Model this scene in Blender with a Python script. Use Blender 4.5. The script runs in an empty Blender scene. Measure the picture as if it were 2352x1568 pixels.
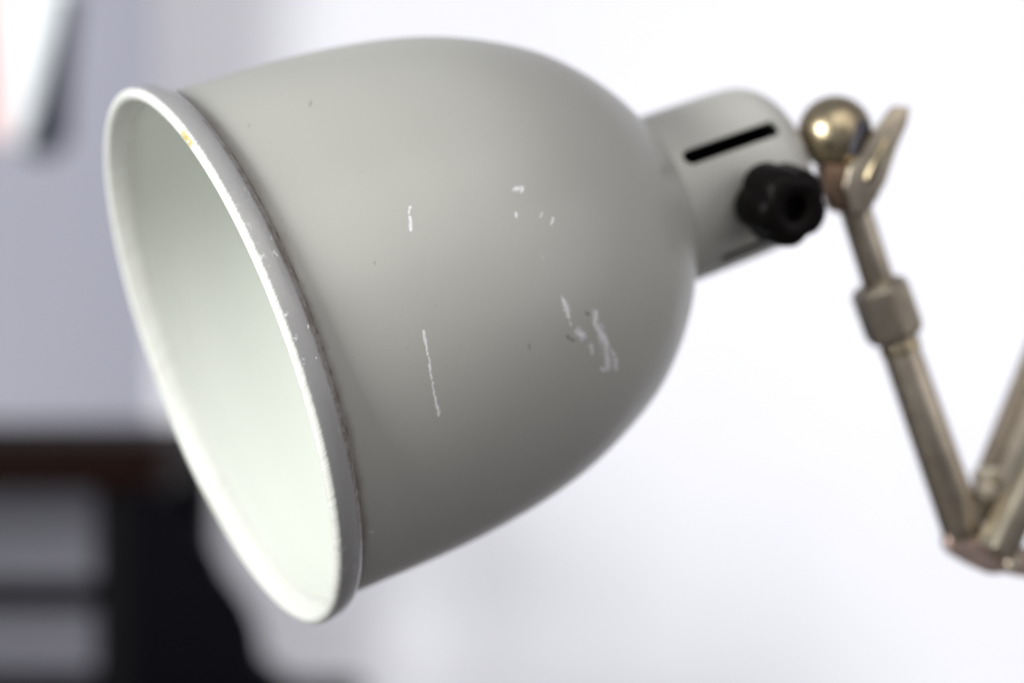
import bpy, bmesh, math, random
from mathutils import Vector, Matrix, noise
from mathutils.bvhtree import BVHTree
random.seed(7)
sc = bpy.context.scene
COL = sc.collection
PI = math.pi

# ------------------------------------------------------------------ camera, world, lights, exposure
CAM_Z = 0.86
F_PX = 85.0 / 36.0 * 2352.0           # focal length in reference pixels (reference 2352 x 1568)
def P(px, py, D):                      # point at depth D in front of the camera
    return Vector(((px - 1176) / F_PX * D, D, CAM_Z - (py - 784) / F_PX * D))
cd = bpy.data.cameras.new('camera'); cam = bpy.data.objects.new('camera', cd); COL.objects.link(cam)
cam.location = (0, 0, CAM_Z); cam.rotation_euler = (PI / 2, 0, 0)
cd.lens = 85; cd.sensor_width = 36; cd.clip_start = 0.01; cd.clip_end = 100
cd.dof.use_dof = True; cd.dof.focus_distance = 0.592; cd.dof.aperture_fstop = 5.2
sc.camera = cam

w = bpy.data.worlds.new('World'); sc.world = w; w.use_nodes = True
wb = w.node_tree.nodes['Background']
wb.inputs[0].default_value = (0.90, 0.92, 1.0, 1); wb.inputs[1].default_value = 0.32

def area(name, loc, target, sx, sy, power, col):
    l = bpy.data.lights.new(name, 'AREA'); l.shape = 'RECTANGLE'; l.size = sx; l.size_y = sy
    l.energy = power; l.color = col
    o = bpy.data.objects.new(name, l); COL.objects.link(o); o.location = loc
    d = Vector(target) - Vector(loc)
    o.rotation_euler = d.to_track_quat('-Z', 'Y').to_euler()
    return o
LAMPC = P(1000, 700, 0.66)
area('window_light', (-1.5, -0.45, CAM_Z + 0.27), LAMPC, 0.65, 0.65, 68, (0.985, 1.0, 0.965))
area('ceiling_light', (0.40, -0.45, CAM_Z + 1.05), LAMPC, 1.5, 1.2, 10.0, (1.0, 0.955, 0.885))
area('side_fill', (1.6, 0.0, CAM_Z + 0.40), LAMPC, 1.2, 1.2, 6.0, (1.0, 0.97, 0.95))  # unseen fill added on the right to brighten neck and arm
area('wall_fill', (0.85, 1.40, CAM_Z + 0.62), (0.85, 2.6, CAM_Z - 0.42), 2.6, 0.9, 11.8, (0.985, 0.98, 1.0))  # unseen panel added above the frame to brighten the wall
area('low_wall_fill', (0.62, 1.40, CAM_Z - 0.72), (0.55, 2.6, CAM_Z - 0.08), 2.2, 0.8, 10.0, (0.985, 0.98, 1.0))  # second unseen panel, added to lift the lower part of the wall
sc.view_settings.view_transform = 'Standard'; sc.view_settings.look = 'None'
sc.view_settings.exposure = 0; sc.view_settings.gamma = 1; sc.view_settings.use_curve_mapping = False

# ------------------------------------------------------------------ helpers
def srgb(r, g, b):
    f = lambda c: ((c / 255 + 0.055) / 1.055) ** 2.4 if c / 255 > 0.04045 else c / 255 / 12.92
    return (f(r), f(g), f(b), 1)

def new_mat(name):
    m = bpy.data.materials.new(name); m.use_nodes = True
    return m, m.node_tree, m.node_tree.nodes['Principled BSDF']

class G:                                # tiny node-graph helper
    def __init__(s, nt): s.nt = nt
    def node(s, t, **k):
        n = s.nt.nodes.new(t)
        for a, b in k.items(): setattr(n, a, b)
        return n
    def link(s, a, b): s.nt.links.new(a, b)
    def math(s, op, a, b=None, clamp=False):
        n = s.node('ShaderNodeMath', operation=op, use_clamp=clamp)
        for i, v in enumerate((a, b)):
            if v is None: continue
            if isinstance(v, (int, float)): n.inputs[i].default_value = v
            else: s.link(v, n.inputs[i])
        return n.outputs[0]
    def vmath(s, op, a, b=None):
        n = s.node('ShaderNodeVectorMath', operation=op)
        for i, v in enumerate((a, b)):
            if v is None: continue
            if isinstance(v, (tuple, list)): n.inputs[i].default_value = v
            else: s.link(v, n.inputs[i])
        return n
    def noise(s, vec, scale, detail=3, rough=0.5):
        n = s.node('ShaderNodeTexNoise'); n.inputs['Scale'].default_value = scale
        n.inputs['Detail'].default_value = detail; n.inputs['Roughness'].default_value = rough
        s.link(vec, n.inputs['Vector']); return n.outputs['Fac']
    def ramp(s, fac, lo, hi):
        n = s.node('ShaderNodeMapRange'); n.inputs[1].default_value = lo; n.inputs[2].default_value = hi
        s.link(fac, n.inputs[0]); return n.outputs[0]
    def smooth(s, fac, lo, hi, a=0.0, b=1.0):
        n = s.node('ShaderNodeMapRange', interpolation_type='SMOOTHSTEP')
        for i, v in enumerate((lo, hi, a, b)): n.inputs[i + 1].default_value = v
        s.link(fac, n.inputs[0]); return n.outputs[0]
    def mix(s, fac, a, b):
        n = s.node('ShaderNodeMix', data_type='RGBA')
        if isinstance(fac, (int, float)): n.inputs[0].default_value = fac
        else: s.link(fac, n.inputs[0])
        for i, v in ((6, a), (7, b)):
            if isinstance(v, (tuple, list)): n.inputs[i].default_value = v
            else: s.link(v, n.inputs[i])
        return n.outputs[2]
    def bump(s, h, strength, dist, bsdf):
        n = s.node('ShaderNodeBump'); n.inputs['Strength'].default_value = strength
        n.inputs['Distance'].default_value = dist
        s.link(h, n.inputs['Height']); s.link(n.outputs[0], bsdf.inputs['Normal'])

def finish(name, bm, mat, parent=None, M=None, smooth=40):
    me = bpy.data.meshes.new(name)
    bmesh.ops.recalc_face_normals(bm, faces=bm.faces)
    bm.to_mesh(me); bm.free()
    me.materials.append(mat)
    for p in me.polygons: p.use_smooth = True
    me.set_sharp_from_angle(angle=math.radians(smooth))
    o = bpy.data.objects.new(name, me); COL.objects.link(o)
    if parent: o.parent = parent
    if M is not None:
        o.matrix_local = (Matrix.Translation(-parent.location) @ M) if parent and parent.type == 'EMPTY' else M
    return o

def catmull(pts, n=8):
    out = []
    for i in range(len(pts) - 1):
        p0 = Vector(pts[max(i - 1, 0)]); p1 = Vector(pts[i]); p2 = Vector(pts[i + 1]); p3 = Vector(pts[min(i + 2, len(pts) - 1)])
        for k in range(n):
            t = k / n
            out.append(0.5 * ((2 * p1) + (p2 - p0) * t + (2 * p0 - 5 * p1 + 4 * p2 - p3) * t * t + (3 * p1 - p0 - 3 * p2 + p3) * t ** 3))
    out.append(Vector(pts[-1])); return out

def revolve(prof, seg=192, closed=False, wob=0.0):
    """prof: (z, r) points; makes a surface of revolution about local Z with UVs (angle, running length) in metres"""
    bm = bmesh.new(); uv = bm.loops.layers.uv.new('UVMap')
    lens = [0.0]
    for a, b in zip(prof, prof[1:]): lens.append(lens[-1] + (Vector(b) - Vector(a)).length)
    rings = []
    for (z, r) in prof:
        if r < 1e-6: rings.append([bm.verts.new((0, 0, z))])
        else:
            ring = []
            for k in range(seg):
                a = 2 * PI * k / seg
                rr = r * (1 + wob * noise.noise(Vector((math.cos(a) * 1.3, math.sin(a) * 1.3, z * 12))))
                ring.append(bm.verts.new((rr * math.cos(a), rr * math.sin(a), z)))
            rings.append(ring)
    n = len(rings)
    for i in range(n if closed else n - 1):
        A, B = rings[i], rings[(i + 1) % n]
        va, vb = lens[i], lens[i + 1] if i + 1 < n else lens[i] + 0.001
        for k in range(seg):
            k2 = (k + 1) % seg; ua, ub = k / seg, (k + 1) / seg
            if len(A) == 1 and len(B) == 1: continue
            if len(A) == 1: f = bm.faces.new((A[0], B[k2], B[k])); co = ((ua, va), (ub, vb), (ua, vb))
            elif len(B) == 1: f = bm.faces.new((A[k], A[k2], B[0])); co = ((ua, va), (ub, va), (ua, vb))
            else: f = bm.faces.new((A[k], A[k2], B[k2], B[k])); co = ((ua, va), (ub, va), (ub, vb), (ua, vb))
            for l, c in zip(f.loops, co): l[uv].uv = c
    return bm

def frame_mat(origin, zdir, up=Vector((0, -1, 0))):
    z = zdir.normalized(); x = up.cross(z).normalized(); y = z.cross(x)
    M = Matrix((x, y, z)).transposed().to_4x4(); M.translation = origin
    return M

def bm_box(bm, sx, sy, sz, M=Matrix(), bevel=0.0, seg=3):
    r = bmesh.ops.create_cube(bm, size=1, matrix=M @ Matrix.Diagonal((sx, sy, sz, 1)))
    if bevel:
        vs = set(r['verts']); es = [e for e in bm.edges if e.verts[0] in vs and e.verts[1] in vs]
        bmesh.ops.bevel(bm, geom=es, offset=bevel, segments=seg, profile=0.5, affect='EDGES')

def prism(bm, pts, h0, h1, M=Matrix(), bevel=0.0, seg=2):
    """extrude a 2D outline (x, y) from z=h0 to z=h1"""
    a = [bm.verts.new(M @ Vector((x, y, h0))) for x, y in pts]; b = [bm.verts.new(M @ Vector((x, y, h1))) for x, y in pts]
    n = len(pts); bm.faces.new(a[::-1]); bm.faces.new(b)
    for i in range(n): bm.faces.new((a[i], a[(i + 1) % n], b[(i + 1) % n], b[i]))
    if bevel:
        vs = set(a + b); es = [e for e in bm.edges if e.verts[0] in vs and e.verts[1] in vs]
        bmesh.ops.bevel(bm, geom=es, offset=bevel, segments=seg, profile=0.5, affect='EDGES')

def tube_profile(L, r0, r1=None, bev=0.0008):
    r1 = r0 if r1 is None else r1
    return [(0, 0), (0, r0 - bev), (bev * .3, r0 - bev * .3), (bev, r0), (L - bev, r1), (L - bev * .3, r1 - bev * .3), (L, r1 - bev), (L, 0)]

def tag(o, label=None, cat=None, kind=None):
    if label: o['label'] = label
    if cat: o['category'] = cat
    if kind: o['kind'] = kind

# ------------------------------------------------------------------ materials
def plaster(name, col):
    m, nt, b = new_mat(name); g = G(nt); tc = g.node('ShaderNodeTexCoord').outputs['Object']
    n = g.noise(tc, 3, 5); c = g.mix(g.ramp(n, .3, .7), tuple(x * .97 for x in col[:3]) + (1,), col)
    g.link(c, b.inputs['Base Color']); b.inputs['Roughness'].default_value = .85
    g.bump(g.noise(tc, 220, 3), .15, .001, b); return m

def wood(name, c1, c2, rough=.4):
    m, nt, b = new_mat(name); g = G(nt); tc = g.node('ShaderNodeTexCoord').outputs['Object']
    mp = g.node('ShaderNodeMapping'); mp.inputs['Scale'].default_value = (2, 40, 40); g.link(tc, mp.inputs[0])
    g.link(g.mix(g.noise(mp.outputs[0], 1.5, 6), c1, c2), b.inputs['Base Color']); b.inputs['Roughness'].default_value = rough; b.inputs['Specular IOR Level'].default_value = .05
    return m

def metal(name, c1, c2, rough=.3, tarnish=.25):
    m, nt, b = new_mat(name); g = G(nt); tc = g.node('ShaderNodeTexCoord').outputs['Object']
    n = g.noise(tc, 90, 6, .65)
    g.link(g.mix(g.ramp(n, .35, .68), c1, c2), b.inputs['Base Color']); b.inputs['Metallic'].default_value = 1
    n2 = g.noise(tc, 260, 4); g.link(g.math('ADD', g.math('MULTIPLY', n2, tarnish), rough - tarnish * .5), b.inputs['Roughness'])
    g.bump(n2, .12, .0004, b); return m

def black_plastic(name, col, rough, spec=.35):
    m, nt, b = new_mat(name); g = G(nt); tc = g.node('ShaderNodeTexCoord').outputs['Object']
    n = g.noise(tc, 180, 4); g.link(g.mix(n, col, tuple(x * 1.7 for x in col[:3]) + (1,)), b.inputs['Base Color'])
    g.link(g.math('ADD', g.math('MULTIPLY', n, .2), rough - .1), b.inputs['Roughness'])
    b.inputs['Specular IOR Level'].default_value = spec
    return m

PAINT = (0.375, 0.371, 0.348, 1)
def paint(name, chips=None, dark=None, scuff=None, tone=1.0):
    """satin grey enamel; chips = capsules in the UV plane (turn, metres) where bare metal shows"""
    m, nt, b = new_mat(name); g = G(nt)
    tc = g.node('ShaderNodeTexCoord'); ob = tc.outputs['Object']
    n = g.noise(ob, 14, 4); base = g.mix(g.ramp(n, .3, .7), tuple(c * tone for c in PAINT[:3]) + (1,), tuple(c * tone * .955 for c in PAINT[:3]) + (1,))
    # fine specks of dirt
    sp = g.noise(ob, 900, 2); spm = g.smooth(sp, .73, .80, 0, .4); base = g.mix(spm, base, (.16, .15, .13, 1))
    b.inputs['Metallic'].default_value = 0
    rough = g.math('ADD', g.math('MULTIPLY', g.smooth(g.noise(ob, 28, 6, .65), .2, .8), .10), .35)
    hgt = g.noise(ob, 1100, 2)
    def capsules(caps, jit):
        uvn = g.node('ShaderNodeUVMap'); uvn.uv_map = 'UVMap'
        nz = g.node('ShaderNodeTexNoise'); nz.inputs['Scale'].default_value = 900; nz.inputs['Detail'].default_value = 3
        g.link(ob, nz.inputs['Vector'])
        sep = g.node('ShaderNodeSeparateXYZ'); g.link(uvn.outputs[0], sep.inputs[0])
        sc_ = 2 * PI * 0.072
        comb = g.node('ShaderNodeCombineXYZ'); g.link(g.math('MULTIPLY', sep.outputs[0], sc_), comb.inputs[0]); g.link(sep.outputs[1], comb.inputs[1])
        off = g.vmath('SUBTRACT', nz.outputs['Color'], (.5, .5, .5)).outputs[0]
        o2 = g.node('ShaderNodeVectorMath', operation='SCALE'); g.link(off, o2.inputs[0]); o2.inputs['Scale'].default_value = jit
        o3 = g.node('ShaderNodeVectorMath', operation='MULTIPLY'); g.link(o2.outputs[0], o3.inputs[0]); o3.inputs[1].default_value = (1, 1, 0)
        p = g.vmath('ADD', comb.outputs[0], o3.outputs[0]).outputs[0]
        tot = None
        for (ua, va, ub, vb, r) in caps:
            a = Vector((ua * sc_, va, 0)); d = Vector((ub * sc_, vb, 0)) - a
            L2 = max(d.length_squared, 1e-10)
            if tot is not None:          # evaluate one mark after the other
                q = g.node('ShaderNodeVectorMath', operation='MULTIPLY_ADD'); g.link(tot, q.inputs[0]); q.inputs[1].default_value = (1e-9, 1e-9, 0); g.link(p, q.inputs[2])
                pp = q.outputs[0]
            else: pp = p
            pa = g.vmath('SUBTRACT', pp, tuple(a)).outputs[0]
            dot = g.vmath('DOT_PRODUCT', pa, tuple(d / L2)).outputs['Value']
            h = g.math('ADD', dot, 0.0, clamp=True)
            sc2 = g.node('ShaderNodeVectorMath', operation='SCALE'); sc2.inputs[0].default_value = tuple(d); g.link(h, sc2.inputs['Scale'])
            df = g.vmath('SUBTRACT', pa, sc2.outputs[0]).outputs[0]
            ln = g.vmath('LENGTH', df).outputs['Value']
            v = g.smooth(ln, r * .55, r * 1.05, 1, 0)
            tot = v if tot is None else g.math('MAXIMUM', tot, v)
        return tot
    if chips or dark:                   # brown crease shade put into the colour behind the rim
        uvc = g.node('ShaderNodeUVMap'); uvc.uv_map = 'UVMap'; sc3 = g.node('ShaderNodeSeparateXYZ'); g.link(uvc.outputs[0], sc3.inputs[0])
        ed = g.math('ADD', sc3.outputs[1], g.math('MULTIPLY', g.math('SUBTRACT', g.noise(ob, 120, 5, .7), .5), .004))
        base = g.mix(g.smooth(ed, .0005, .0030, .40, 0), base, (.10, .075, .06, 1))
        base = g.mix(g.smooth(ed, VEND - .0026, VEND - .0006, 0, .5), base, (.10, .085, .07, 1))  # dark neck reflection painted round the end of the dome
    if dark:
        dk = capsules(dark, .0012); base = g.mix(g.math('MULTIPLY', dk, .6), base, (.10, .095, .09, 1))
    if scuff:                           # rubbed, speckled patches
        sk = capsules(scuff, .002)
        sg = g.smooth(g.noise(ob, 1250, 4, .7), .36, .56)
        base = g.mix(g.math('MULTIPLY', g.math('MULTIPLY', sk, sg), .62), base, (.68, .65, .72, 1))
        sd = g.smooth(g.noise(ob, 900, 3, .7), .64, .70)
        base = g.mix(g.math('MULTIPLY', g.math('MULTIPLY', sk, sd), .6), base, (.10, .09, .12, 1))
    if chips:
        ck = capsules(chips, .0011)
        gate = g.smooth(g.noise(ob, 1300, 2), .30, .46)
        ck = g.math('MULTIPLY', ck, gate)
        base = g.mix(ck, base, (.70, .69, .71, 1))
        hgt = g.math('SUBTRACT', hgt, g.math('MULTIPLY', ck, 2.0))
    g.link(base, b.inputs['Base Color']); g.link(rough, b.inputs['Roughness'])
    b.inputs['Coat Weight'].default_value = .16; b.inputs['Coat Roughness'].default_value = .20
    g.bump(hgt, .10, .00025, b)
    return m

def rim_material():
    m, nt, b = new_mat('worn_rim_paint'); g = G(nt)
    uvn = g.node('ShaderNodeUVMap'); uvn.uv_map = 'UVMap'
    sep = g.node('ShaderNodeSeparateXYZ'); g.link(uvn.outputs[0], sep.inputs[0])
    ang = g.math('MULTIPLY', sep.outputs[0], 2 * PI)
    # seamless coordinates: angle on a circle, profile position stretched
    cx = g.node('ShaderNodeCombineXYZ'); g.link(g.math('MULTIPLY', g.math('COSINE', ang), 1.0), cx.inputs[0])
    g.link(g.math('SINE', ang), cx.inputs[1]); g.link(g.math('MULTIPLY', sep.outputs[1], 300), cx.inputs[2])
    v = cx.outputs[0]
    streak = g.noise(v, 26, 6, .7)
    fine = g.noise(v, 90, 4, .7)
    wear = g.smooth(g.math('ADD', g.math('MULTIPLY', streak, .7), g.math('MULTIPLY', fine, .3)), .535, .60)
    ob = g.node('ShaderNodeTexCoord').outputs['Object']
    patch = g.smooth(g.noise(ob, 16, 2), .44, .58); wear = g.math('MULTIPLY', wear, patch)
    ca = g.node('ShaderNodeCombineXYZ'); g.link(g.math('COSINE', g.math('ADD', ang, g.math('MULTIPLY', sep.outputs[1], 9))), ca.inputs[0]); g.link(g.math('SINE', g.math('ADD', ang, g.math('MULTIPLY', sep.outputs[1], 9))), ca.inputs[1])
    fray = g.noise(ca.outputs[0], 130, 4, .7)
    edge = g.math('ADD', sep.outputs[1], g.math('MULTIPLY', g.math('SUBTRACT', fray, .5), .0015))
    split = g.smooth(edge, RLEN * .545 - .0004, RLEN * .545 + .0004)
    base = g.mix(split, g.mix(g.smooth(fray, .44, .66), (.65, .66, .625, 1), (.54, .53, .50, 1)), (PAINT[0]*.78, PAINT[1]*.78, PAINT[2]*.84, 1))
    ob = g.node('ShaderNodeTexCoord').outputs['Object']
    spk = g.noise(ob, 420, 3, .6); area_ = g.noise(ob, 22, 2)
    za = g.math('MULTIPLY', g.smooth(g.math('ABSOLUTE', g.math('SUBTRACT', sep.outputs[1], RLEN * .555)), .0004, .0016, 1, 0), g.smooth(spk, .55, .64))
    zb = g.math('MULTIPLY', g.smooth(g.math('ABSOLUTE', g.math('SUBTRACT', sep.outputs[1], RLEN * .74)), .0004, .0016, 1, 0), g.smooth(spk, .61, .65))
    wear = g.math('MAXIMUM', g.math('MULTIPLY', wear, .3), g.math('MULTIPLY', g.math('MAXIMUM', za, zb), g.smooth(area_, .40, .52)))
    base = g.mix(g.math('MULTIPLY', wear, .8), base, (.74, .74, .76, 1))
    zc = g.math('MULTIPLY', g.smooth(sep.outputs[1], RLEN * .75, RLEN * .81), g.smooth(g.noise(ob, 260, 4, .7), .40, .60, .4, .95))
    base = g.mix(zc, base, (.13, .105, .09, 1))
    dirt = g.smooth(g.noise(v, 60, 5, .7), .60, .70); base = g.mix(g.math('MULTIPLY', dirt, .65), base, (.17, .14, .12, 1))
    # two brassy touched-up spots
    for (u0, w_, lo, hi) in YELLOW:
        du = g.math('ABSOLUTE', g.math('SUBTRACT', sep.outputs[0], u0))
        a = g.smooth(du, w_ * .5, w_, 1, 0)
        vv = g.math('MULTIPLY', g.smooth(sep.outputs[1], lo, lo + .0008), g.smooth(sep.outputs[1], hi - .0008, hi, 1, 0))
        k = g.math('MULTIPLY', g.math('MULTIPLY', a, vv), g.smooth(g.noise(ob, 700, 3, .7), .30, .48))
        base = g.mix(k, base, (.43, .345, .12, 1))
    g.link(base, b.inputs['Base Color'])
    g.link(g.math('MULTIPLY', wear, .5), b.inputs['Metallic'])
    b.inputs['Roughness'].default_value = .27
    b.inputs['Coat Weight'].default_value = .4; b.inputs['Coat Roughness'].default_value = .15
    g.bump(g.math('ADD', g.math('MULTIPLY', fine, .5), g.math('MULTIPLY', wear, -1)), .25, .0004, b)
    return m

def enamel():
    m, nt, b = new_mat('pale_enamel'); g = G(nt); ob = g.node('ShaderNodeTexCoord').outputs['Object']
    n = g.noise(ob, 20, 4); g.link(g.mix(n, (.65, .665, .628, 1), (.675, .69, .655, 1)), b.inputs['Base Color'])
    g.link(g.math('ADD', g.math('MULTIPLY', g.noise(ob, 50, 4), .1), .33), b.inputs['Roughness'])
    g.bump(g.noise(ob, 900, 2), .06, .0003, b); return m

# ------------------------------------------------------------------ the setting
M_WALL = plaster('white_plaster', (.78, .78, .83, 1)); M_WALL2 = plaster('shade_toned_plaster', (.56, .56, .65, 1))  # second plaster is darker and bluer: the recess's shade is in its colour
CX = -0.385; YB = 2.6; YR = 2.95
def quad_box(name, lo, hi, mat):
    bm = bmesh.new(); c = [(a + b) / 2 for a, b in zip(lo, hi)]; s = [b - a for a, b in zip(lo, hi)]
    bm_box(bm, *s, Matrix.Translation(c)); o = finish(name, bm, mat); tag(o, kind='structure'); return o
quad_box('wall', (CX, YB, 0.004), (4.5, YB + .5, 3.2), M_WALL)
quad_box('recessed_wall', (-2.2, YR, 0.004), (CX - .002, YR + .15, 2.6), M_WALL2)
quad_box('floor', (-2.3, -1.0, -.1), (4.6, 3.3, 0), wood('floor_boards', (.10, .095, .095, 1), (.14, .13, .13, 1)))

# ------------------------------------------------------------------ the lamp
D0 = 0.66
PXM = F_PX / D0                        # reference pixels per metre at the shade's mouth
def U(v): return v / PXM
TILT = math.radians(20.6); ROLL = math.radians(20.6)
C0 = P(509, 822, D0)
AX = Vector((math.cos(TILT) * math.cos(ROLL), math.sin(TILT), math.cos(TILT) * math.sin(ROLL)))
MS = frame_mat(C0, AX)
lamp = bpy.data.objects.new('articulated_lamp', None); COL.objects.link(lamp)
lamp.location = P(2230, 1270, .735)
tag(lamp, 'grey enamelled bell lamp with scratched rim on a jointed brass arm', 'lamp')
K = 1.0

out_pts = [(52, 606), (66, 611), (100, 612), (160, 611), (300, 609), (450, 600), (600, 580), (720, 551), (830, 509), (930, 457), (1005, 398), (1064, 338), (1106, 284), (1134, 242), (1152, 213)]
prof = catmull([(U(s * K), U(r)) for s, r in out_pts], 6)
bm = revolve(prof, 256, wob=.0012)
# ---- paint chips, laid on the real surface (turn, distance along the profile)
me_tmp = bpy.data.meshes.new('tmp'); bm.to_mesh(me_tmp)
tri = BVHTree.FromBMesh(bm); MSi = MS.inverted()
camp = MSi @ Vector((0, 0, CAM_Z))
plen = [0.0]
for a, b_ in zip(prof, prof[1:]): plen.append(plen[-1] + (b_ - a).length)
VEND = plen[-1]
def uv_at(px, py):
    d = (MSi @ P(px, py, 1.0) - camp).normalized(); h = tri.ray_cast(camp, d)[0]
    if h is None: return None
    best = min(range(len(prof) - 1), key=lambda i: abs((prof[i][0] + prof[i + 1][0]) / 2 - h.z))
    t = (h.z - prof[best][0]) / (prof[best + 1][0] - prof[best][0])
    return ((math.atan2(h.y, h.x) / (2 * PI)) % 1.0, plen[best] + t * (plen[best + 1] - plen[best]))
def caps(lst):
    out = []
    for (x0, y0, x1, y1, r) in lst:
        a, b = uv_at(x0, y0), uv_at(x1, y1)
        if a and b: out.append((*a, *b, U(r * .95)))
    return out
CHIPS = caps([
    (942, 474, 940, 490, 3), (941, 500, 943, 528, 4.5), (1182, 434, 1190, 433, 5), (1200, 430, 1198, 440, 4), (1186, 488, 1185, 497, 3.5),
    (1244, 490, 1242, 498, 3), (1270, 502, 1266, 514, 4), (973, 760, 976, 782, 4.5), (976, 782, 984, 820, 3.2), (984, 820, 990, 862, 3.4),
    (990, 862, 996, 900, 2.8), (996, 900, 1005, 935, 3.4), (1005, 935, 1008, 955, 3),
    (1294, 690, 1300, 705, 6), (1300, 705, 1306, 728, 5.5), (1290, 680, 1294, 690, 2.5), (1308, 738, 1312, 746, 2.5),
    (1326, 762, 1340, 770, 8), (1370, 716, 1366, 742, 6), (1372, 750, 1384, 775, 7), (1386, 770, 1396, 792, 6.5), (1390, 795, 1392, 805, 5),
    (1394, 810, 1396, 842, 4), (1380, 845, 1388, 850, 4.5), (1396, 845, 1404, 838, 3), (1360, 795, 1358, 808, 3.5), (1416, 825, 1414, 850, 4.5), (1404, 800, 1410, 815, 3),
    (848, 1222, 856, 1220, 2.5), (1245, 588, 1246, 594, 2)])
SCUFF = caps([(1298, 695, 1306, 725, 11), (1328, 758, 1340, 772, 14), (1366, 718, 1372, 745, 12), (1376, 752, 1392, 800, 17), (1392, 805, 1398, 845, 13), (1412, 818, 1416, 848, 8), (1356, 792, 1360, 812, 7), (1182, 434, 1198, 434, 8), (1004, 930, 1009, 950, 5)])
DARK = caps([(1348, 718, 1352, 722, 5), (1303, 770, 1306, 776, 4), (1310, 778, 1318, 782, 4), (1386, 797, 1388, 803, 6), (715, 232, 712, 244, 2), (1525, 385, 1523, 395, 6),
    (573, 285, 571, 293, 1.6), (1215, 790, 1216, 800, 2), (860, 600, 862, 606, 1.5), (1000, 700, 1002, 703, 1.5)])
M_SHADE = paint('scratched_grey_enamel', CHIPS, DARK, SCUFF); M_NECK = paint('grey_enamel', tone=1.25)  # neck enamel toned up in place of light the dome blocks
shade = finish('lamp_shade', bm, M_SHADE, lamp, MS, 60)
shade['label'] = 'grey satin bell shade with white scratches'

# inner surface
inner = [(prof[i][0] - U(2), max(prof[i][1] - U(5.5), U(5))) for i in range(12, len(prof))]
inner = [(U(40), U(606.5)), (U(60), U(606))] + inner + [(inner[-1][0], U(60))]
finish('inner_surface', revolve(inner, 192), enamel(), shade, None)['label'] = 'pale greenish enamel lining of the shade'

# rolled rim
rp = [(U(52), U(607)), (U(30), U(608)), (U(8), U(610.5)), (U(-6), U(618))]
for i in range(1, 16):
    a = math.radians(180 * i / 16); rp.append((U(-6 - 16 * math.sin(a)), U(633.5 - 15 * math.cos(a))))
rp += [(U(-4), U(648.6)), (U(14), U(647)), (U(34), U(643)), (U(44), U(637)), (U(50), U(627)), (U(53), U(616)), (U(60), U(609))]
rlen = [0.0]
for a, b_ in zip(rp, rp[1:]): rlen.append(rlen[-1] + (Vector(b_) - Vector(a)).length)
RLEN = rlen[-1]
def rim_u(px, py):
    d = (MSi @ P(px, py, 1.0) - camp); t = -camp.z / d.z; h = camp + d * t
    return (math.atan2(h.y, h.x) / (2 * PI)) % 1.0
YELLOW = [(rim_u(452, 345), .009, rlen[-1] * .42, rlen[-1] * .53), (rim_u(782, 1250), .02, rlen[-1] * .28, rlen[-1] * .38)]
rim = finish('rolled_rim', revolve(rp, 256, wob=.0012), rim_material(), shade, None)
rim['label'] = 'worn rolled rim with bare metal streaks'

# neck with cut slots
OFF = U(4)                              # neck sits a touch below the shade's axis in the picture
def neck_shell():
    o_ = [(1138, 208), (1144, 212), (1150, 213.5), (1230, 214), (1300, 213), (1405, 211), (1455, 206), (1493, 190), (1521, 162), (1540, 120), (1547, 60), (1549, 0)]
    po = [(U(s * K), U(r)) for s, r in o_]
    po = [tuple(v) for v in catmull(po[2:], 4)]
    po = [(U(o_[0][0] * K), U(o_[0][1])), (U(o_[1][0] * K), U(o_[1][1]))] + po
    pi_ = [(z - U(9) * (z / po[-1][0]) ** 8, max(r - U(9), 0)) for z, r in po]
    # closed cup: outer up to the pole, inner back down
    bm = revolve(po, 96); b2 = revolve(pi_, 96)
    me = bpy.data.meshes.new('x'); b2.to_mesh(me); b2.free(); bm.from_mesh(me); bpy.data.meshes.remove(me)
    bmesh.ops.remove_doubles(bm, verts=bm.verts, dist=1e-6)
    # close the rim between both shells
    be = [e for e in bm.edges if e.is_boundary]
    bmesh.ops.bridge_loops(bm, edges=be)
    return bm
MN = Matrix.Translation((0, 0, -U(6))) @ MS
neck = finish('neck', neck_shell(), M_NECK, lamp, MN, 50)
neck['label'] = 'grey enamelled neck with black slots'
# local angle helper: phi measured from the side facing the camera towards the top of the picture
camdir = (MSi.to_3x3() @ (Vector((0, 0, CAM_Z)) - (MS @ Vector((0, 0, U(1300)))))); camdir.z = 0; camdir.normalize()
updir = Vector((0, 0, 1)).cross(camdir); 
if (MS.to_3x3() @ updir).z < 0: updir = -updir
def radial(phi): return camdir * math.cos(math.radians(phi)) + updir * math.sin(math.radians(phi))
def slot_cutter(phi, s0, s1, wpx):
    r = radial(phi); t = Vector((0, 0, 1)).cross(r)
    bm = bmesh.new(); R = U(wpx / 2); pts = []
    for k in range(13): a = PI / 2 + PI * k / 12; pts.append((U(s0 * K) + R + R * math.cos(a), R * math.sin(a)))
    for k in range(13): a = -PI / 2 + PI * k / 12; pts.append((U(s1 * K) - R + R * math.cos(a), R * math.sin(a)))
    MM = Matrix((Vector((0, 0, 1)), t, r)).transposed().to_4x4()
    prism(bm, pts, U(120), U(260), MM); return bm
neck_bool = []
for phi, s0, s1 in ((21, 1182, 1455), (-60, 1225, 1420), (118, 1214, 1480), (210, 1214, 1480)):
    cb = slot_cutter(phi, s0, s1, 42)
    c = finish('cutter', cb, M_NECK, lamp, MN); neck_bool.append(c)
    md = neck.modifiers.new('b', 'BOOLEAN'); md.object = c; md.operation = 'DIFFERENCE'; md.solver = 'EXACT'
bpy.context.view_layer.update()
dg = bpy.context.evaluated_depsgraph_get()
nm = bpy.data.meshes.new_from_object(neck.evaluated_get(dg)); nm.name = 'neck'
neck.modifiers.clear(); neck.data = nm
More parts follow.
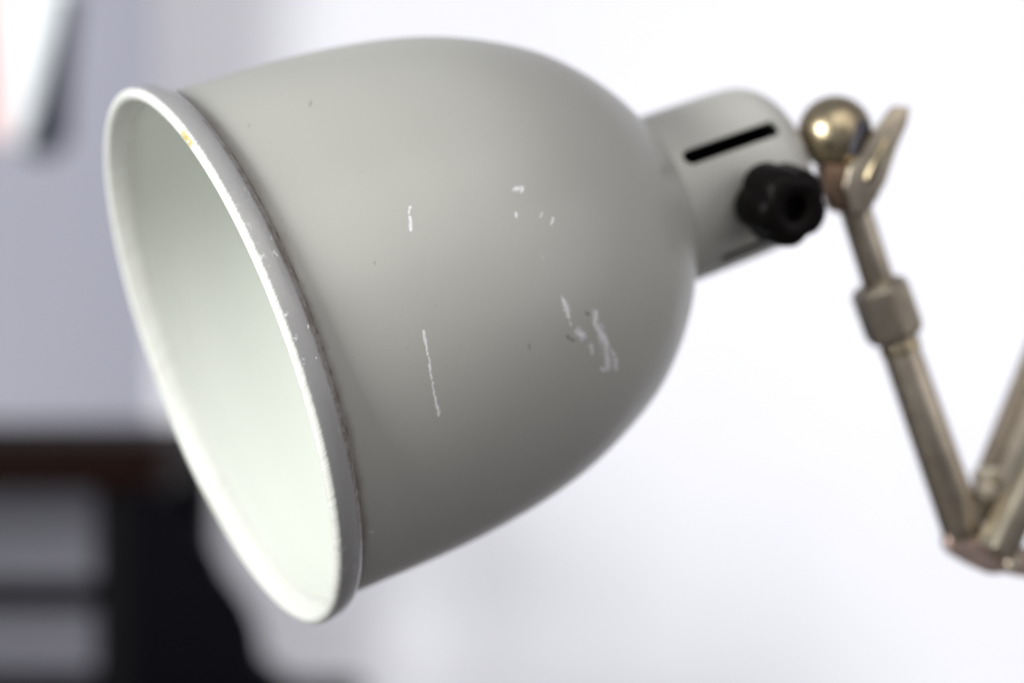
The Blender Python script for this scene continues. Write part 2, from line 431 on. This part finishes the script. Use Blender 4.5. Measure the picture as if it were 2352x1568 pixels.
nm.set_sharp_from_angle(angle=math.radians(40))
for c in neck_bool: bpy.data.objects.remove(c)
# black bulb holder inside the neck
M_BLK = black_plastic('black_bakelite', (.003, .002, .002, 1), .42, .09)
finish('bulb_holder', revolve([(U(1150), 0), (U(1150), U(130)), (U(1470), U(130)), (U(1470), 0)], 48), M_BLK, lamp, MN)

# knob on the neck
kphi = -20; kr = radial(kphi)
kpos = kr * U(200) + Vector((0, 0, U(1346)))
MK = MN @ frame_mat(kpos, kr, up=Vector((0, 0, 1)))
bm = bmesh.new(); pts = []
for k in range(96):
    a = 2 * PI * k / 96
    c5 = math.cos(6 * a)
    pts.append(a)
def lobes(a, R, depth): 
    c = abs(math.cos(2.5 * (a + .35))); return R * 1.03 * (1 - depth * (1 - c) ** 1.25)
levels = [(z * 1.3, R * .95, dm) for z, R, dm in [(16, 50, 0), (24, 78, .3), (28, 96, 1), (44, 103, 1), (100, 101, 1), (118, 96, 1), (128, 84, .9), (132, 66, .5), (131, 44, .1), (126, 34, 0), (112, 30, 0), (96, 28, 0)]]
rings = []
for z, R, dm in levels:
    rings.append([bm.verts.new((U(lobes(a, R, .15 * dm)) * math.cos(a), U(lobes(a, R, .15 * dm)) * math.sin(a), U(z))) for a in pts])
for A, B in zip(rings, rings[1:]):
    for k in range(96): bm.faces.new((A[k], A[(k + 1) % 96], B[(k + 1) % 96], B[k]))
bm.faces.new(rings[0][::-1]); bm.faces.new(rings[-1])
knob = finish('knob', bm, M_BLK, lamp, MK, 35)
knob['label'] = 'black lobed clamping knob'
finish('knob_stem', revolve(tube_profile(U(34), U(42), U(40)), 40), metal('dull_steel', (.4, .4, .42, 1), (.3, .3, .31, 1), .35), knob, Matrix())

# ---- brass joint and arm
M_BR = metal('aged_nickel_brass', (.50, .44, .355, 1), (.32, .27, .215, 1), .38, .2)
M_BALL = metal('polished_brass', (.50, .42, .28, 1), (.33, .27, .18, 1), .31, .16)
M_COP = metal('coppery_brass', (.25, .165, .115, 1), (.19, .13, .09, 1), .35, .2)
DJ = 0.715
def UJ(v, D=DJ): return v * D / F_PX
def rod(name, a, b, r0, r1, mat, parent=lamp, seg=48, D=DJ, bev=.0008):
    d = b - a
    return finish(name, revolve(tube_profile(d.length, UJ(r0, D), UJ(r1, D), bev), seg), mat, parent, frame_mat(a, d), 35)
ballc = P(1918, 306, DJ)
bm = bmesh.new(); bmesh.ops.create_uvsphere(bm, u_segments=64, v_segments=40, radius=UJ(86))
ball = finish('ball_joint', bm, M_BALL, lamp, Matrix.Translation(ballc))
ball['label'] = 'shiny brass ball joint'
# stud between neck and ball
endc = MN @ Vector((0, 0, U(1547)))
rod('stud', endc, ballc, 34, 30, M_BR)
# clevis under the ball
ROD_D = (P(2022, 650, DJ) - P(1945, 450, DJ)).normalized()
bm = bmesh.new()
outl = [(-62, -20), (-30, -62), (28, -70), (66, -40), (70, 10), (58, 60), (52, 120), (30, 172), (-8, 176), (-34, 140), (-48, 80), (-60, 30)]
def jpt(x, y): return (UJ(x), UJ(y))
Mj = Matrix((Vector((1, 0, 0)), Vector((0, 0, -1)), Vector((0, 1, 0)))).transposed().to_4x4()
def plate(name, pts, y0, y1, mat, D, bev):
    bm = bmesh.new(); prism(bm, [(UJ(x, D), UJ(y, D)) for x, y in pts], UJ(y0, D), UJ(y1, D), Matrix.Translation(P(0, 0, D)) @ Mj, UJ(bev, D), 3)
    return finish(name, bm, mat, lamp, Matrix())
plate('socket', [(1890, 345), (1874, 385), (1886, 435), (1903, 482), (1945, 492), (1970, 450), (1964, 360)], -40, 44, M_COP, DJ, 14)
plate('wing_lever', [(2047, 245), (2087, 248), (2082, 282), (2053, 350), (2020, 425), (2016, 455), (1994, 470), (1985, 500), (1948, 492), (1932, 430), (1944, 385), (1985, 336), (2018, 284)], -26, 18, M_BR, DJ - .004, 8)
rod('wing_edge', P(2034, 318, DJ - .0075), P(1990, 418, DJ - .0075), 9, 11, M_BALL, seg=24)
rod('gap_shade', P(1985, 276, DJ - .0095), P(1958, 358, DJ - .0095), 15, 15, black_plastic('gap_shade_black', (.02, .018, .025, 1), .5), seg=32)  # black rod added as the shade in the gap between ball and wing
# upper rod
rod('rod', P(1952, 440, DJ), P(2024, 668, .721), 36, 37, M_BR)
# hex nut with chamfers
na, nb = P(2014, 648, .7205), P(2062, 782, .7235); nd = nb - na; Ln = nd.length
bm = bmesh.new(); R = UJ(70)
for zz in (0,):
    lv = [(0, .80), (.10, .98), (.16, 1.0), (.80, 1.0), (.90, .95), (1.0, .76)]
    rg = [[bm.verts.new((R * f * math.cos(PI / 3 * k + .3), R * f * math.sin(PI / 3 * k + .3), Ln * t)) for k in range(6)] for t, f in lv]
    for A, B in zip(rg, rg[1:]):
        for k in range(6): bm.faces.new((A[k], A[(k + 1) % 6], B[(k + 1) % 6], B[k]))
    bm.faces.new(rg[0][::-1]); bm.faces.new(rg[-1])
bmesh.ops.bevel(bm, geom=bm.edges[:], offset=UJ(4), segments=2, affect='EDGES')
finish('hex_nut', bm, M_BR, lamp, frame_mat(na, nd), 30)['label'] = 'brass hexagonal nut joining rod and tube'
rod('tube', P(2060, 776, .7235), P(2216, 1226, .735), 44, 50, M_BR, D=.725)
rod('tube_collar', P(2064, 786, .7236), P(2071, 806, .7240), 47, 48, M_BALL, D=.725, bev=.0004)
# hinge bracket
DB = .735
bm = bmesh.new()
def jb(x, y): return (UJ(x, DB), UJ(y, DB))
prism(bm, [jb(x, y) for x, y in [(2168, 1226), (2190, 1214), (2240, 1226), (2300, 1246), (2380, 1262), (2470, 1268), (2470, 1330), (2400, 1326), (2340, 1312), (2300, 1312), (2270, 1316), (2230, 1300), (2180, 1272), (2166, 1254)]], UJ(-34, DB), UJ(40, DB), Matrix.Translation(P(0, 0, DB)) @ Mj, UJ(9), 3)
finish('hinge_bracket', bm, metal('pinkish_worn_brass', (.58, .42, .36, 1), (.27, .225, .185, 1), .38, .2), lamp, Matrix())['label'] = 'hinge bracket worn to a coppery edge'
M_PALE = metal('pale_worn_nickel', (.62, .56, .45, 1), (.42, .37, .29, 1), .36, .2)
plate('rear_lug', [(2240, 1078), (2304, 1072), (2304, 1110), (2286, 1170), (2264, 1240), (2236, 1238)], 4, 46, M_PALE, DB, 8)
# pivot pin
rod('pivot_pin', P(2266, 1128, DB - .003), P(2267, 1128, DB + .022), 24, 24, M_BR, seg=32)
rod('pivot_pin', P(2330, 1290, DB - .010), P(2331, 1290, DB + .016), 20, 20, M_BR, seg=32)
# two arm bars rising to the right
def bar(name, a, b, wd, th, mat, twist=0.0):
    d = b - a; bm = bmesh.new()
    bm_box(bm, wd, th, d.length, Matrix.Rotation(twist, 4, 'Z') @ Matrix.Translation((0, 0, d.length / 2)), bevel=.0011, seg=3)
    return finish(name, bm, mat, lamp, frame_mat(a, d), 35)
bar('arm_bar', P(2270, 1112, DB + .016), P(2560, 387, DB + .05), UJ(76, DB), UJ(34, DB), M_BR, .15)
bar('arm_bar', P(2286, 1272, DB - .010), P(2640, 470, DB + .02), UJ(84, DB), UJ(60, DB), M_PALE, .60)

# ------------------------------------------------------------------ blurred things behind
# dark table
M_TW = wood('dark_brown_wood', (.004, .0008, .0005, 1), (.008, .002, .001, 1), .6)
M_TB = black_plastic('black_lacquer', (.0012, .0012, .002, 1), .6, .05)
DT = 1.9
def tx(px, D=DT): return (px - 1176) / F_PX * D
def tz(py, D=DT): return CAM_Z - (py - 784) / F_PX * D
table = bpy.data.objects.new('side_table', None); COL.objects.link(table); table.location = (tx(0), DT + .2, 0)
tag(table, 'blurred dark brown wooden table in front of the shaded wall', 'table')
def tbox(name, x0, x1, y0, y1, z0, z1, mat, parent, rz=0, bev=.004, lab=None):
    bm = bmesh.new(); bm_box(bm, x1 - x0, y1 - y0, z1 - z0, Matrix.Translation(((x0 + x1) / 2, (y0 + y1) / 2, (z0 + z1) / 2)), bevel=bev)
    return finish(name, bm, mat, parent, Matrix.Rotation(0, 4, 'Z'))
tbox('tabletop', tx(-900), tx(374), DT, DT + .45, tz(1128), tz(1012), M_TW, table)
tbox('leg', tx(205), tx(345), DT + .02, DT + .08, 0, tz(1129), M_TB, table)
tbox('leg', tx(-880), tx(-740), DT + .02, DT + .08, 0, tz(1129), M_TB, table)
tbox('leg', tx(230), tx(345), DT + .37, DT + .43, 0, tz(1129), M_TB, table)
tbox('leg', tx(-880), tx(-740), DT + .37, DT + .43, 0, tz(1129), M_TB, table)
tbox('rail', tx(-740), tx(204), DT + .03, DT + .06, tz(1410), tz(1345), M_TB, table)
tbox('rail', tx(-740), tx(204), DT + .03, DT + .06, tz(1640), tz(1560), M_TB, table)

tbox('under_table_shade', tx(-738), tx(228), DT + .30, DT + .315, .25, tz(1140), plaster('under_table_shade_grey', (.19, .187, .225, 1)), table)  # grey sheet added in place of the shade under the table

# black chair with a rounded back
DC = 1.75
chair = bpy.data.objects.new('black_chair', None); COL.objects.link(chair); chair.location = (tx(420, DC), DC + .15, 0)
tag(chair, 'blurred black chair with a rounded back beside the table leg', 'chair')
def shape(name, pts, y0, y1, mat, parent, D, bev=.012):
    bm = bmesh.new()
    Mx = Matrix((Vector((1, 0, 0)), Vector((0, 0, 1)), Vector((0, 1, 0)))).transposed().to_4x4()
    prism(bm, [(tx(x, D), tz(y, D)) for x, y in pts], y0, y1, Mx, bev, 3)
    return finish(name, bm, mat, parent, Matrix())
M_CH = black_plastic('black_upholstery', (.001, .001, .002, 1), .85, .04)
shape('backrest', [(300, 1116), (374, 1120), (392, 1180), (455, 1235), (492, 1278), (508, 1335), (518, 1410), (545, 1475), (590, 1525), (650, 1572), (710, 1625), (750, 1699), (300, 1699)], DC, DC + .05, M_CH, chair, DC)
shape('seat', [(300, 1700), (780, 1700), (770, 1770), (300, 1770)], DC - .1, DC + .34, M_CH, chair, DC)
zs = tz(1770, DC)
for lx in (350, 740):
    for ly in (DC - .08, DC + .3):
        tbox('leg', tx(lx, DC) - .015, tx(lx, DC) + .015, ly, ly + .03, 0, zs, M_TB, chair)

# pale board at top left, stood off the wall to cast shadow on it
DP = 2.2
board = bpy.data.objects.new('pale_board', None); COL.objects.link(board); board.location = P(20, 120, DP)
tag(board, 'blurred pale board with pink left edge and dark right edge, set off the shaded wall for its shadow', 'board')
m, nt, b = new_mat('pale_print'); g = G(nt); ob = g.node('ShaderNodeTexCoord').outputs['Object']
sepn = g.node('ShaderNodeSeparateXYZ'); g.link(ob, sepn.inputs[0])
kx = g.smooth(sepn.outputs[0], tx(-25, DP), tx(40, DP), 1, 0)
base = g.mix(g.math('MULTIPLY', kx, .9), (.86, .90, .93, 1), (.62, .27, .25, 1)); g.link(base, b.inputs['Base Color']); b.inputs['Roughness'].default_value = .4
def shp(name, pts, y0, y1, mat, D): return shape(name, pts, y0, y1, mat, board, D, .003)
f = shp('panel', [(-260, -420), (215, -420), (118, 60), (82, 220), (56, 330), (-260, 300)], DP, DP + .02, m, DP); 
f.matrix_local = Matrix.Translation(-board.location)
f2 = shp('side_edge', [(140, -30), (156, -30), (142, 120), (134, 320), (92, 356), (48, 350), (84, 220), (120, 60)], DP + .004, DP + .05, black_plastic('dark_blue_edge', (.006, .008, .018, 1), .6, .1), DP)
f2.matrix_local = Matrix.Translation(-board.location)
